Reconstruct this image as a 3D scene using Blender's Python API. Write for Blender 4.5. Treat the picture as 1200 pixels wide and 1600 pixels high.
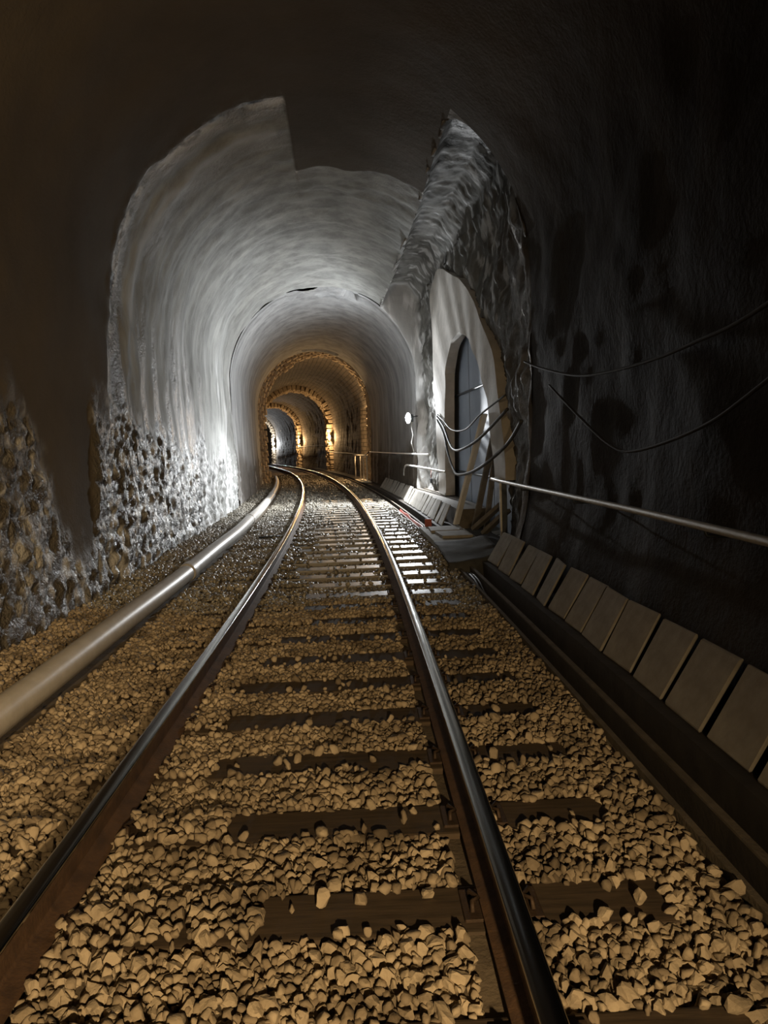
import bpy, bmesh, math, random
import numpy as np
from mathutils import Vector, Matrix

for o in list(bpy.data.objects):
    bpy.data.objects.remove(o)
SC = bpy.context.scene
COL = SC.collection
rng = np.random.default_rng(7)
random.seed(7)

# ------------------------------------------------------------------ camera
F_PX, PITCH, ROLL, CAM_H = 1158.6, 0.087074, math.radians(-2.0), 1.538
cam_d = bpy.data.cameras.new('camera')
cam = bpy.data.objects.new('camera', cam_d)
COL.objects.link(cam)
cam_d.sensor_fit = 'VERTICAL'
cam_d.sensor_height = 36.0
cam_d.lens = F_PX * 36.0 / 1600.0
cam_d.clip_start, cam_d.clip_end = 0.05, 400
cam.matrix_world = (Matrix.Translation((0, 0, CAM_H)) @ Matrix.Rotation(math.pi / 2 - PITCH, 4, 'X')
                    @ Matrix.Rotation(ROLL, 4, 'Z'))
SC.camera = cam

# ------------------------------------------------------------------ world, exposure
w = bpy.data.worlds.new('tunnel_dark')
SC.world = w
w.use_nodes = True
w.node_tree.nodes['Background'].inputs[0].default_value = (0, 0, 0, 1)
w.node_tree.nodes['Background'].inputs[1].default_value = 0
SC.view_settings.view_transform = 'Standard'
SC.view_settings.look = 'None'
SC.view_settings.gamma = 1.0
SC.view_settings.use_curve_mapping = False
SC.view_settings.exposure = 0.0


def add_light(name, kind, loc, energy, color, radius, target=None, angle=None, blend=0.3):
    ld = bpy.data.lights.new(name, kind)
    ld.energy, ld.color = energy, color
    ld.shadow_soft_size = radius
    lo = bpy.data.objects.new(name, ld)
    COL.objects.link(lo)
    lo.location = loc
    if target is not None:
        lo.rotation_euler = (Vector(target) - Vector(loc)).to_track_quat('-Z', 'Y').to_euler()
    if angle:
        ld.spot_size, ld.spot_blend = math.radians(angle), blend
    return lo


# the rail vehicle's own warm headlamp, then an added warm fill for the near walls
WARM = (1.0, 0.69, 0.345)
add_light('headlamp_low', 'SPOT', (0.46, -1.3, 1.40), 640, WARM, 0.05, (-0.75, 3.2, 0.0), 70, 0.95)
add_light('warm_wall_fill', 'SPOT', (-0.3, -1.6, 2.6), 1250, WARM, 0.10, (-3.3, 5.0, 3.1), 84, 1.0)  # added spot, aimed at the near left wall to brighten it


# ------------------------------------------------------------------ curve of the track (x right, y ahead)
def cx(y):
    return -0.3522 - 0.02091 * y - 0.0016933 * y * y


def world(o, y, z):
    """offset o from the track centre at station y, height z -> world arrays"""
    o, y, z = np.broadcast_arrays(np.asarray(o, float), np.asarray(y, float), np.asarray(z, float))
    sl = -0.02091 - 2 * 0.0016933 * y
    n = np.sqrt(1 + sl * sl)
    return np.stack([cx(y) + o / n, y - o * sl / n, z], -1)


def W(o, y, z):
    return Vector(world(o, y, z).tolist())


def heading(y):
    return math.atan(0.02091 + 2 * 0.0016933 * y)


# ------------------------------------------------------------------ noise
def _hash(ix, iy, iz, seed):
    h = (ix.astype(np.int64) * 374761393 + iy.astype(np.int64) * 668265263 + iz.astype(np.int64) * 2147483647 + seed * 1274126177) & 0xFFFFFFFF
    h = ((h ^ (h >> 13)) * 1274126177) & 0xFFFFFFFF
    h = ((h ^ (h >> 16)) * 2246822519) & 0xFFFFFFFF
    return ((h ^ (h >> 15)) & 0xFFFFFF) / float(0xFFFFFF)


def vnoise(x, y, z, seed=0):
    x, y, z = np.broadcast_arrays(np.asarray(x, float), np.asarray(y, float), np.asarray(z, float))
    ix, iy, iz = np.floor(x), np.floor(y), np.floor(z)
    fx, fy, fz = x - ix, y - iy, z - iz
    fx, fy, fz = [f * f * f * (f * (f * 6 - 15) + 10) for f in (fx, fy, fz)]
    r = 0
    for a in (0, 1):
        wx = fx if a else 1 - fx
        for b in (0, 1):
            wy = fy if b else 1 - fy
            for c in (0, 1):
                wz = fz if c else 1 - fz
                r = r + wx * wy * wz * _hash(ix + a, iy + b, iz + c, seed)
    return r * 2 - 1


def fbm(x, y, z, seed=0, octaves=4, gain=0.5):
    r, a = 0, 1.0
    for k in range(octaves):
        f = 2.03 ** k
        r = r + a * vnoise(np.asarray(x) * f, np.asarray(y) * f, np.asarray(z) * f, seed + k)
        a *= gain
    return r


def sstep(a, b, x):
    t = np.clip((np.asarray(x, float) - a) / (b - a), 0, 1)
    return t * t * (3 - 2 * t)


# ------------------------------------------------------------------ materials
def new_mat(name):
    m = bpy.data.materials.new(name)
    m.use_nodes = True
    nt = m.node_tree
    return m, nt, nt.nodes['Principled BSDF']


def nd(nt, kind, **kw):
    n = nt.nodes.new(kind)
    for k, v in kw.items():
        if k in ('operation', 'blend_type', 'data_type', 'attribute_name', 'noise_dimensions', 'feature', 'wave_type', 'bands_direction'):
            setattr(n, k, v)
        else:
            n.inputs[k].default_value = v
    return n


def ramp(nt, src, stops):
    r = nt.nodes.new('ShaderNodeValToRGB')
    els = r.color_ramp.elements
    while len(els) < len(stops):
        els.new(0.5)
    for e, (p, c) in zip(els, stops):
        e.position = p
        e.color = (*c, 1) if len(c) == 3 else c
    nt.links.new(src, r.inputs[0])
    return r.outputs[0]


def mixc(nt, fac, a, b, mode='MIX'):
    n = nt.nodes.new('ShaderNodeMix')
    n.data_type = 'RGBA'
    n.blend_type = mode
    for i, v in ((0, fac), (6, a), (7, b)):
        if isinstance(v, (tuple, float, int)):
            n.inputs[i].default_value = (*v, 1) if isinstance(v, tuple) and len(v) == 3 else v
        else:
            nt.links.new(v, n.inputs[i])
    return n.outputs[2]


def mathn(nt, op, a, b=0.0, clamp=False):
    n = nt.nodes.new('ShaderNodeMath')
    n.operation = op
    n.use_clamp = clamp
    for i, v in ((0, a), (1, b)):
        if isinstance(v, (int, float)):
            n.inputs[i].default_value = v
        else:
            nt.links.new(v, n.inputs[i])
    return n.outputs[0]


def noise_tex(nt, vec, scale, detail=5, rough=0.55, mapping=None):
    if mapping:
        mp = nt.nodes.new('ShaderNodeMapping')
        mp.inputs['Scale'].default_value = mapping
        nt.links.new(vec, mp.inputs[0])
        vec = mp.outputs[0]
    n = nd(nt, 'ShaderNodeTexNoise', Scale=scale, Detail=detail, Roughness=rough)
    nt.links.new(vec, n.inputs['Vector'])
    return n.outputs[0]


def bump(nt, bsdf, height, strength, dist=0.02):
    b = nd(nt, 'ShaderNodeBump', Strength=strength, Distance=dist)
    nt.links.new(height, b.inputs['Height'])
    nt.links.new(b.outputs[0], bsdf.inputs['Normal'])


def coords(nt, which='Object'):
    return nt.nodes.new('ShaderNodeTexCoord').outputs[which]


def simple(name, c1, c2=None, rough=0.7, metal=0.0, scale=8, bstr=0.15, spec=0.5, rough2=None):
    m, nt, b = new_mat(name)
    co = coords(nt)
    n = noise_tex(nt, co, scale, 6, 0.6)
    c2 = c2 or tuple(x * 0.6 for x in c1)
    nt.links.new(ramp(nt, n, [(0.35, c2), (0.65, c1)]), b.inputs['Base Color'])
    r2 = rough if rough2 is None else rough2
    nt.links.new(ramp(nt, n, [(0.35, (r2,) * 3), (0.65, (rough,) * 3)]), b.inputs['Roughness'])
    b.inputs['Metallic'].default_value = metal
    b.inputs['Specular IOR Level'].default_value = spec
    if bstr:
        bump(nt, b, noise_tex(nt, co, scale * 5, 4), bstr)
    return m


def wall_material(name, dry, dry2, wet=(0.085, 0.078, 0.070), white=(0.62, 0.62, 0.62), fine=30, old=(0.115, 0.095, 0.074)):
    """tunnel surface: attributes wet (dark wet rock) and pale (calcite crust, plus painted lamp glints) choose what the surface is made of"""
    m, nt, b = new_mat(name)
    geo = nt.nodes.new('ShaderNodeNewGeometry').outputs['Position']
    a_wet = nd(nt, 'ShaderNodeAttribute', attribute_name='wet').outputs['Fac']
    a_pale = nd(nt, 'ShaderNodeAttribute', attribute_name='pale').outputs['Fac']
    n1 = noise_tex(nt, geo, 0.9, 6, 0.6)
    n2 = noise_tex(nt, geo, 2.2, 6, 0.65, mapping=(1, 1, 0.25))
    base = mixc(nt, ramp(nt, n1, [(0.35, (0, 0, 0)), (0.68, (1, 1, 1))]), dry, dry2)
    base = mixc(nt, mathn(nt, 'MULTIPLY', ramp(nt, n2, [(0.40, (0, 0, 0)), (0.64, (1, 1, 1))]), 0.62), base, tuple(c * 0.45 for c in dry))
    a_old = nd(nt, 'ShaderNodeAttribute', attribute_name='old').outputs['Fac']
    oldc = mixc(nt, ramp(nt, n1, [(0.3, (0, 0, 0)), (0.7, (1, 1, 1))]), tuple(q * 0.7 for q in old), old)
    base = mixc(nt, a_old, base, oldc)
    c = mixc(nt, a_wet, base, wet)
    c = mixc(nt, a_pale, c, white)
    nt.links.new(c, b.inputs['Base Color'])
    n3 = noise_tex(nt, geo, 14, 4, 0.6)
    rw = mathn(nt, 'MULTIPLY_ADD', n3, 0.35)
    nt.nodes[-1].inputs[2].default_value = 0.16
    rr = nt.nodes.new('ShaderNodeMix')
    rr.inputs[2].default_value = 0.8
    nt.links.new(a_wet, rr.inputs[0])
    nt.links.new(rw, rr.inputs[3])
    nt.links.new(rr.outputs[0], b.inputs['Roughness'])
    sp = mathn(nt, 'MULTIPLY_ADD', a_wet, 0.4)
    nt.nodes[-1].inputs[2].default_value = 0.12
    nt.links.new(sp, b.inputs['Specular IOR Level'])
    h = mathn(nt, 'ADD', noise_tex(nt, geo, fine, 5, 0.6), mathn(nt, 'MULTIPLY', noise_tex(nt, geo, 7, 4, 0.6), 2.0))
    bs = mathn(nt, 'MULTIPLY_ADD', a_wet, 0.75)
    nt.nodes[-1].inputs[2].default_value = 0.22
    bn = nd(nt, 'ShaderNodeBump', Distance=0.03)
    nt.links.new(bs, bn.inputs['Strength'])
    nt.links.new(h, bn.inputs['Height'])
    nt.links.new(bn.outputs[0], b.inputs['Normal'])
    return m


def brick_material(name, c1, c2, mortar):
    m, nt, b = new_mat(name)
    uv = coords(nt, 'UV')
    br = nd(nt, 'ShaderNodeTexBrick')
    br.inputs['Color1'].default_value = (*c1, 1)
    br.inputs['Color2'].default_value = (*c2, 1)
    br.inputs['Mortar'].default_value = (*mortar, 1)
    br.inputs['Scale'].default_value = 1.0
    br.inputs['Brick Width'].default_value = 0.42
    br.inputs['Row Height'].default_value = 0.2
    br.inputs['Mortar Size'].default_value = 0.018
    nt.links.new(uv, br.inputs['Vector'])
    geo = nt.nodes.new('ShaderNodeNewGeometry').outputs['Position']
    n = noise_tex(nt, geo, 5, 5, 0.6)
    nt.links.new(mixc(nt, 0.55, br.outputs[0], ramp(nt, n, [(0.3, (0.25, 0.25, 0.25)), (0.7, (1, 1, 1))]), 'MULTIPLY'), b.inputs['Base Color'])
    b.inputs['Roughness'].default_value = 0.8
    h = mathn(nt, 'SUBTRACT', mathn(nt, 'MULTIPLY', n, 0.8), br.outputs['Fac'])
    bump(nt, b, h, 0.8, 0.05)
    return m


def stone_material(name):
    """ballast: dust-brown stones, with the puddle-wet stretch shiny, its colour cooled to show lamplight"""
    m, nt, b = new_mat(name)
    g = nt.nodes.new('ShaderNodeNewGeometry')
    pos = g.outputs['Position']
    rnd = ramp(nt, g.outputs['Random Per Island'], [(0.0, (0.19, 0.150, 0.105)), (0.5, (0.33, 0.265, 0.185)), (1.0, (0.43, 0.355, 0.255))])
    n = noise_tex(nt, pos, 3.0, 5, 0.6)
    dirt = ramp(nt, n, [(0.32, (0.38, 0.36, 0.34)), (0.55, (1, 1, 1))])
    c = mixc(nt, 1.0, rnd, dirt, 'MULTIPLY')
    sep = nt.nodes.new('ShaderNodeSeparateXYZ')
    nt.links.new(pos, sep.inputs[0])
    jig = mathn(nt, 'MULTIPLY', mathn(nt, 'SUBTRACT', noise_tex(nt, pos, 0.8, 3), 0.5), 4.0)
    yy = mathn(nt, 'ADD', sep.outputs[1], jig)
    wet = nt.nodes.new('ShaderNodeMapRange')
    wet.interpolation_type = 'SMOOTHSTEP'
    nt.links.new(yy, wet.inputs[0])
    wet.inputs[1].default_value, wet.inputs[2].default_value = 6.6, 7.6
    wet_lit = wet.outputs[0]
    c = mixc(nt, wet_lit, c, mixc(nt, 1.0, c, (0.84, 0.95, 1.10), 'MULTIPLY'))  # cooler, lifted tint puts cold lamplight into the far ballast colour
    nt.links.new(c, b.inputs['Base Color'])
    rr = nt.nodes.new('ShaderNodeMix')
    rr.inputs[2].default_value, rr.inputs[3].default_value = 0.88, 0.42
    nt.links.new(wet_lit, rr.inputs[0])
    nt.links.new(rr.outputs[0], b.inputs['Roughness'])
    bump(nt, b, noise_tex(nt, pos, 60, 4), 0.35, 0.01)
    return m


def sleeper_material(name):
    m, nt, b = new_mat(name)
    g = nt.nodes.new('ShaderNodeNewGeometry')
    pos = g.outputs['Position']
    n = noise_tex(nt, pos, 6, 6, 0.65, mapping=(0.6, 6, 6))
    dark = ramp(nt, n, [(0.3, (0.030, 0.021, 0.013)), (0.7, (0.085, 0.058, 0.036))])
    lit_tone = ramp(nt, n, [(0.3, (0.16, 0.15, 0.135)), (0.7, (0.30, 0.285, 0.26))])  # far tone: lamp sheen on wet timber, put into the colour
    sep = nt.nodes.new('ShaderNodeSeparateXYZ')
    nt.links.new(pos, sep.inputs[0])
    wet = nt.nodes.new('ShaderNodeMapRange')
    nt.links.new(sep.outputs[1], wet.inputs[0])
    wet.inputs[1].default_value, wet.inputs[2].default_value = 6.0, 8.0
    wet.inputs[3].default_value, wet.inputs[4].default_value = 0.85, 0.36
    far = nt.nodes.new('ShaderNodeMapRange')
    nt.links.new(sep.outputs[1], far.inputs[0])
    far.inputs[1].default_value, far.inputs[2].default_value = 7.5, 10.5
    nt.links.new(mixc(nt, far.outputs[0], dark, lit_tone), b.inputs['Base Color'])
    nt.links.new(mathn(nt, 'ADD', wet.outputs[0], mathn(nt, 'MULTIPLY', mathn(nt, 'SUBTRACT', n, 0.5), 0.4), True), b.inputs['Roughness'])
    bump(nt, b, n, 0.25, 0.008)
    return m


def emit_mat(name, color, strength):
    m, nt, b = new_mat(name)
    b.inputs['Base Color'].default_value = (0.8, 0.8, 0.8, 1)
    b.inputs['Emission Color'].default_value = (*color, 1)
    b.inputs['Emission Strength'].default_value = strength
    return m


M = {
    'vault': wall_material('grey_shotcrete', (0.34, 0.345, 0.335), (0.46, 0.46, 0.44)),
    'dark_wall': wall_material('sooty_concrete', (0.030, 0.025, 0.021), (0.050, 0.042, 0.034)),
    'rock': wall_material('rock_face', (0.10, 0.098, 0.09), (0.19, 0.185, 0.17)),
    'smooth': wall_material('smooth_concrete', (0.38, 0.385, 0.39), (0.48, 0.48, 0.48)),
    'brick': brick_material('stone_lining', (0.15, 0.125, 0.10), (0.20, 0.165, 0.13), (0.07, 0.06, 0.05)),
    'soil': simple('trackbed_soil', (0.15, 0.118, 0.082), (0.09, 0.07, 0.05), 0.9, scale=5, bstr=0.4),
    'stone': stone_material('ballast_stone'),
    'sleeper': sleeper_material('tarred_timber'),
    'rust': simple('rail_rust', (0.115, 0.065, 0.036), (0.06, 0.035, 0.022), 0.75, 0.2, 12, 0.2),
    'rail_head': simple('polished_rail_steel', (0.44, 0.43, 0.41), (0.40, 0.39, 0.37), 0.16, 1.0, 3, 0.0, rough2=0.12),
    'iron': simple('fixing_iron', (0.07, 0.045, 0.03), None, 0.7, 0.4, 20),
    'pipe': simple('grey_plastic_pipe', (0.56, 0.53, 0.49), (0.46, 0.435, 0.40), 0.42, 0.0, 6, 0.05),
    'slab': simple('concrete_slab', (0.34, 0.315, 0.275), (0.24, 0.22, 0.19), 0.85, 0, 7, 0.2),
    'kerb': simple('concrete_kerb', (0.15, 0.125, 0.095), (0.09, 0.075, 0.055), 0.85, 0, 9, 0.25),
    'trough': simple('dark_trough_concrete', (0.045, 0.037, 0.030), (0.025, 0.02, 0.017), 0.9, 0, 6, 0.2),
    'frame': simple('pale_render', (0.58, 0.545, 0.50), (0.44, 0.415, 0.38), 0.85, 0, 3, 0.25),
    'door': simple('haze_blue_sheet', (0.30, 0.35, 0.43), (0.24, 0.285, 0.36), 0.55, 0.1, 1.5, 0.05),  # blue tint paints the haze that veils the doorway
    'steel': simple('galvanised_tube', (0.62, 0.61, 0.58), (0.48, 0.47, 0.45), 0.42, 0.35, 10, 0.05),
    'dark_steel': simple('dark_steel', (0.06, 0.07, 0.085), (0.035, 0.04, 0.05), 0.5, 0.5, 6, 0.05),
    'timber': simple('raw_plank', (0.80, 0.78, 0.72), (0.66, 0.63, 0.56), 0.8, 0, 5, 0.15),
    'old_timber': simple('weathered_plank', (0.22, 0.20, 0.17), (0.14, 0.125, 0.10), 0.85, 0, 5, 0.2),
    'cable': simple('black_cable', (0.035, 0.035, 0.038), (0.025, 0.025, 0.027), 0.42, 0, 10, 0),
    'grey_cable': simple('grey_cable', (0.085, 0.085, 0.088), (0.06, 0.06, 0.062), 0.6, 0, 10, 0),
    'dim_cable': simple('sooty_cable', (0.045, 0.040, 0.036), (0.03, 0.027, 0.024), 0.75, 0, 10, 0),
    'red': simple('red_plastic_sheet', (0.42, 0.07, 0.045), (0.28, 0.04, 0.03), 0.5, 0, 4, 0.1),
    'white_tube': simple('white_plastic_tube', (0.72, 0.72, 0.70), (0.6, 0.6, 0.58), 0.45, 0, 8, 0.0),
    'rubber': simple('rubber_mat', (0.085, 0.085, 0.083), (0.05, 0.05, 0.05), 0.8, 0, 5, 0.2),
}


# ------------------------------------------------------------------ mesh helpers
def tag(o, label=None, cat=None, group=None, kind=None):
    for k, v in (('label', label), ('category', cat), ('group', group), ('kind', kind)):
        if v:
            o[k] = v
    return o


def link(name, me, mat, parent=None, smooth=True):
    o = bpy.data.objects.new(name, me)
    COL.objects.link(o)
    if mat is not None and len(me.materials) == 0:
        me.materials.append(mat)
    if smooth:
        me.polygons.foreach_set('use_smooth', [True] * len(me.polygons))
    if parent:
        o.parent = parent
    return o


def mesh(name, verts, faces):
    me = bpy.data.meshes.new(name)
    me.from_pydata([tuple(v) for v in verts], [], faces)
    me.update()
    return me


def grid_mesh(name, P, attrs=None, uv=None, flip=False):
    """P: (ny, nt, 3)"""
    ny, nt_, _ = P.shape
    me = bpy.data.meshes.new(name)
    idx = np.arange(ny * nt_).reshape(ny, nt_)
    q = np.stack([idx[:-1, :-1], idx[:-1, 1:], idx[1:, 1:], idx[1:, :-1]], -1).reshape(-1, 4)
    if flip:
        q = q[:, ::-1]
    me.vertices.add(ny * nt_)
    me.vertices.foreach_set('co', P.reshape(-1).astype(np.float32))
    me.loops.add(q.size)
    me.loops.foreach_set('vertex_index', q.reshape(-1).astype(np.int32))
    me.polygons.add(len(q))
    me.polygons.foreach_set('loop_start', (np.arange(len(q)) * 4).astype(np.int32))
    me.polygons.foreach_set('loop_total', np.full(len(q), 4, np.int32))
    me.update(calc_edges=True)
    for k, v in (attrs or {}).items():
        a = me.attributes.new(k, 'FLOAT', 'POINT')
        a.data.foreach_set('value', np.ascontiguousarray(v, dtype=np.float32).reshape(-1))
    if uv is not None:
        l = me.uv_layers.new(name='UVMap')
        l.data.foreach_set('uv', uv.reshape(-1, 2)[q.reshape(-1)].astype(np.float32).reshape(-1))
    return me


def empty(name, loc, rz=0.0):
    o = bpy.data.objects.new(name, None)
    COL.objects.link(o)
    o.location = loc
    o.rotation_euler = (0, 0, rz)
    o.empty_display_size = 0.1
    return o


class MB:
    """collects shapes into one mesh, in the coordinates of the parent"""
    def __init__(self):
        self.v, self.f = [], []

    def add(self, verts, faces):
        k = len(self.v)
        self.v += [tuple(x) for x in verts]
        self.f += [tuple(i + k for i in f) for f in faces]
        return self

    def box(self, c, s, mat=None, taper=1.0):
        x, y, z = (q / 2 for q in s)
        vs = []
        for dz in (-z, z):
            t = taper if dz > 0 else 1.0
            for dx, dy in ((-x, -y), (x, -y), (x, y), (-x, y)):
                vs.append(Vector((dx * t, dy * t, dz)))
        if mat is not None:
            vs = [mat @ v for v in vs]
        vs = [v + Vector(c) for v in vs]
        return self.add(vs, [(3, 2, 1, 0), (4, 5, 6, 7), (0, 1, 5, 4), (1, 2, 6, 5), (2, 3, 7, 6), (3, 0, 4, 7)])

    def tube(self, pts, r, n=10, cap=True):
        pts = [Vector(p) for p in pts]
        rs = r if isinstance(r, (list, tuple)) else [r] * len(pts)
        vs, up = [], None
        for i, p in enumerate(pts):
            t = (pts[min(i + 1, len(pts) - 1)] - pts[max(i - 1, 0)]).normalized()
            if up is None:
                up = Vector((0, 0, 1)) if abs(t.z) < 0.9 else Vector((1, 0, 0))
            a = t.cross(up).normalized()
            b = a.cross(t).normalized()
            up = b
            for k in range(n):
                th = 2 * math.pi * k / n
                vs.append(p + (a * math.cos(th) + b * math.sin(th)) * rs[i])
        fs = []
        for i in range(len(pts) - 1):
            for k in range(n):
                fs.append((i * n + k, i * n + (k + 1) % n, (i + 1) * n + (k + 1) % n, (i + 1) * n + k))
        if cap:
            fs.append(tuple(range(n))[::-1])
            fs.append(tuple((len(pts) - 1) * n + k for k in range(n)))
        return self.add(vs, fs)

    def lathe(self, axis_pts, n=16, frame=None):
        """axis_pts: (height, radius) along local z of frame"""
        frame = frame or Matrix()
        vs = []
        for h, r in axis_pts:
            for k in range(n):
                th = 2 * math.pi * k / n
                vs.append(frame @ Vector((r * math.cos(th), r * math.sin(th), h)))
        fs = []
        for i in range(len(axis_pts) - 1):
            for k in range(n):
                fs.append((i * n + k, i * n + (k + 1) % n, (i + 1) * n + (k + 1) % n, (i + 1) * n + k))
        fs.append(tuple(range(n))[::-1])
        fs.append(tuple((len(axis_pts) - 1) * n + k for k in range(n)))
        return self.add(vs, fs)

    def build(self, name, mat, parent=None, smooth=False, bevel=0.0, segs=1):
        me = mesh(name, self.v, self.f)
        if bevel:
            bm = bmesh.new()
            bm.from_mesh(me)
            bmesh.ops.bevel(bm, geom=list(bm.edges), offset=bevel, segments=segs, affect='EDGES', profile=0.6)
            bm.to_mesh(me)
            bm.free()
        return link(name, me, mat, parent, smooth)


def sweep(name, prof, ys, mat, parent=None, closed=True, smooth=False):
    """prof: list of (o, z); swept along the curve of the track"""
    ys = np.asarray(ys, float)
    n = len(prof)
    V = world(np.array([p[0] for p in prof])[None, :], ys[:, None], np.array([p[1] for p in prof])[None, :]).reshape(-1, 3)
    F = []
    for i in range(len(ys) - 1):
        for k in range(n if closed else n - 1):
            a, b = i * n + k, i * n + (k + 1) % n
            F.append((a, a + n, b + n, b))
    if closed:
        F.append(tuple(range(n)))
        F.append(tuple((len(ys) - 1) * n + k for k in range(n))[::-1])
    return link(name, mesh(name, V.tolist(), F), mat, parent, smooth)


ORD = ['first', 'second', 'third', 'fourth', 'fifth', 'sixth', 'seventh', 'eighth', 'ninth', 'tenth', 'eleventh', 'twelfth',
       'thirteenth', 'fourteenth', 'fifteenth', 'sixteenth', 'seventeenth', 'eighteenth', 'nineteenth', 'twentieth']
TENS = {2: 'twenty', 3: 'thirty', 4: 'forty'}


def ordinal(i):
    if i < 20:
        return ORD[i]
    t, u = divmod(i + 1, 10)
    if u == 0:
        return {3: 'thirtieth', 4: 'fortieth'}[t]
    return TENS[t] + '-' + ORD[u - 1]


# ================================================================== THE TUNNEL
SPR, RAD = 3.35, 2.47          # springing height, half width


def main_profile(step):
    """points of the vault from the left foot over the crown to the right foot: o, z, inward normal, arc length"""
    nw = int(3.5 / step)
    na = int(math.pi * RAD / step)
    zl = np.linspace(-0.15, SPR, nw, endpoint=False)
    th = np.linspace(math.pi, 0, na + 1)
    zr = np.linspace(SPR, -0.15, nw + 1)[1:]
    bow = lambda z: 0.06 * (1 - np.clip(z / SPR, 0, 1)) ** 2
    o = np.concatenate([-RAD + bow(zl), RAD * np.cos(th), RAD - bow(zr)])
    z = np.concatenate([zl, SPR + RAD * np.sin(th), zr])
    no = np.concatenate([np.ones(nw), -np.cos(th), -np.ones(nw)])
    nz = np.concatenate([np.zeros(nw), -np.sin(th), np.zeros(nw)])
    s = np.concatenate([[0], np.cumsum(np.hypot(np.diff(o), np.diff(z)))])
    return o - 0.02, z, no, nz, s


def patch(name, o, z, no, nz, s, ys, disp, mat, label, wet=None, pale=None, push=None, old=None):
    """one stretch of tunnel surface; disp(Y, O, Z) moves the surface inwards (metres)"""
    Y, O = np.meshgrid(ys, o, indexing='ij')
    Z = np.broadcast_to(z[None, :], Y.shape)
    S = np.broadcast_to(s[None, :], Y.shape)
    d = disp(Y, O, Z)
    O2, Z2 = O + no[None, :] * d, Z + nz[None, :] * d
    if push is not None:
        O2 = O2 + push(Y, O, Z)
    at = {'wet': np.zeros_like(Y) if wet is None else np.clip(wet(Y, O, Z), 0, 1),
          'pale': np.zeros_like(Y) if pale is None else np.clip(pale(Y, O, Z), 0, 1),
          'old': np.zeros_like(Y) if old is None else np.clip(old(Y, O, Z), 0, 1)}
    me = grid_mesh(name, world(O2, Y, Z2), at, np.stack([Y, S], -1))
    ob = link(name, me, mat)
    return tag(ob, label, None, None, 'structure')


# -- the near lining and the wet shotcrete stretch (y < 20) -------------------
def edge_y(O, Z):
    """where the near lining ends and the wet stretch begins, with a painted shade line over the crown"""
    lean = 8.15 + 0.30 * np.clip(Z, 0, 6)
    lean = np.where(Z > 3.4, 9.0 + 0.12 * (Z - 3.4), 7.95 + 0.309 * Z)
    lean = np.where(O > -0.35, 11.6 - 0.25 * O, lean)  # over the crown, lamp shade drawn as the dark lining's edge
    lean = lean + 0.10 * fbm(O * 2.1, Z * 2.1, 0.3, 5, 3)
    return lean


def rock_top(Y):
    """upper limit of the bare wet rock on the near left wall"""
    return 1.85 - 1.25 * sstep(6.3, 7.4, Y) + 1.6 * sstep(7.6, 8.2, Y) + 0.22 * fbm(Y * 1.5, 0.2, 0.7, 9, 3)


def m_far(Y, O, Z):
    return sstep(0.0, 0.10, Y - edge_y(O, Z))


def m_rock(Y, O, Z):
    left = np.where(O < 0, 1.0, 0.0)
    near = sstep(0.3, -0.3, Z - rock_top(Y) - 0.25 * fbm(Y * 3, Z * 3, 0.5, 33, 3)) * (1 - m_far(Y, O, Z)) * left
    far = sstep(0.35, -0.35, Z - (2.15 + 0.35 * fbm(Y * 0.9, 3.1, 0.2, 12, 3) - 0.06 * (Y - 8))) * m_far(Y, O, Z) * left
    return near, far


def disp_main(Y, O, Z):
    near, far = m_rock(Y, O, Z)
    e = Y - edge_y(O, Z)
    mf = m_far(Y, O, Z)
    d = 0.03 * (1 - mf)
    d = d + 0.015 * np.exp(-((e + 0.07) / 0.08) ** 2) * np.clip(0.6 + 1.6 * fbm(Y * 6, O * 6, Z * 6, 31, 3), 0, 2) * np.where(O > -0.35, 0.0, 1.0)
    d = d + 0.025 * fbm(Y * 0.8, O * 0.8, Z * 0.8, 2, 3)
    # shotcrete: soft bands that run round the vault, and drips
    d = d + mf * (0.024 * fbm(Y * 1.9, O * 0.6, Z * 0.6, 17, 3) + 0.005 * fbm(Y * 7, O * 2.2, Z * 2.2, 19, 3) + 0.014 * fbm(Y * 3.3, O * 2.6, Z * 2.6, 20, 3))
    d = d + mf * 0.03 * np.exp(-((e - 0.85 - 0.12 * fbm(O, Z, 0.4, 41, 2)) / 0.16) ** 2)
    # rough rock with nodules elongated downwards
    nod = np.abs(fbm(Y * 8.5, O * 4, Z * 5.2, 21, 4)) * 0.045 + 0.03 * fbm(Y * 2.0, O, Z * 0.6, 23, 3) + 0.018 * fbm(Y * 14, O * 9, Z * 9, 25, 2)
    d = d + (near + far) * nod
    # loose patch near the crown at the joint
    return d


def wet_main(Y, O, Z):
    near, far = m_rock(Y, O, Z)
    mf = m_far(Y, O, Z)
    e = Y - edge_y(O, Z)
    streak = sstep(0.0, 0.4, fbm(Y * 2.6, 0.1, Z * 0.12, 51, 3)) * sstep(4.4, 2.4, Z) * np.where(O < 0, 1, 0)
    rim = sstep(0.0, 0.1, e) * sstep(0.75, 0.35, e) * np.where(O > -0.3, 0.2, 1.0) + 0.5 * sstep(0.9, 1.1, e) * sstep(2.6, 1.2, e) * sstep(0.1, 0.5, fbm(Y * 1.8, O * 0.4, Z * 0.4, 57, 3)) * np.where(O > -0.3, 0.2, 1)
    dry = sstep(12.5, 16.5, Y + 0.8 * fbm(Y, Z, 0.3, 55, 2))
    return 0.9 * near + far * (1 - 0.75 * dry) * 0.8 + mf * streak * (1 - dry) * 0.85 + 0.75 * rim


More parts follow.
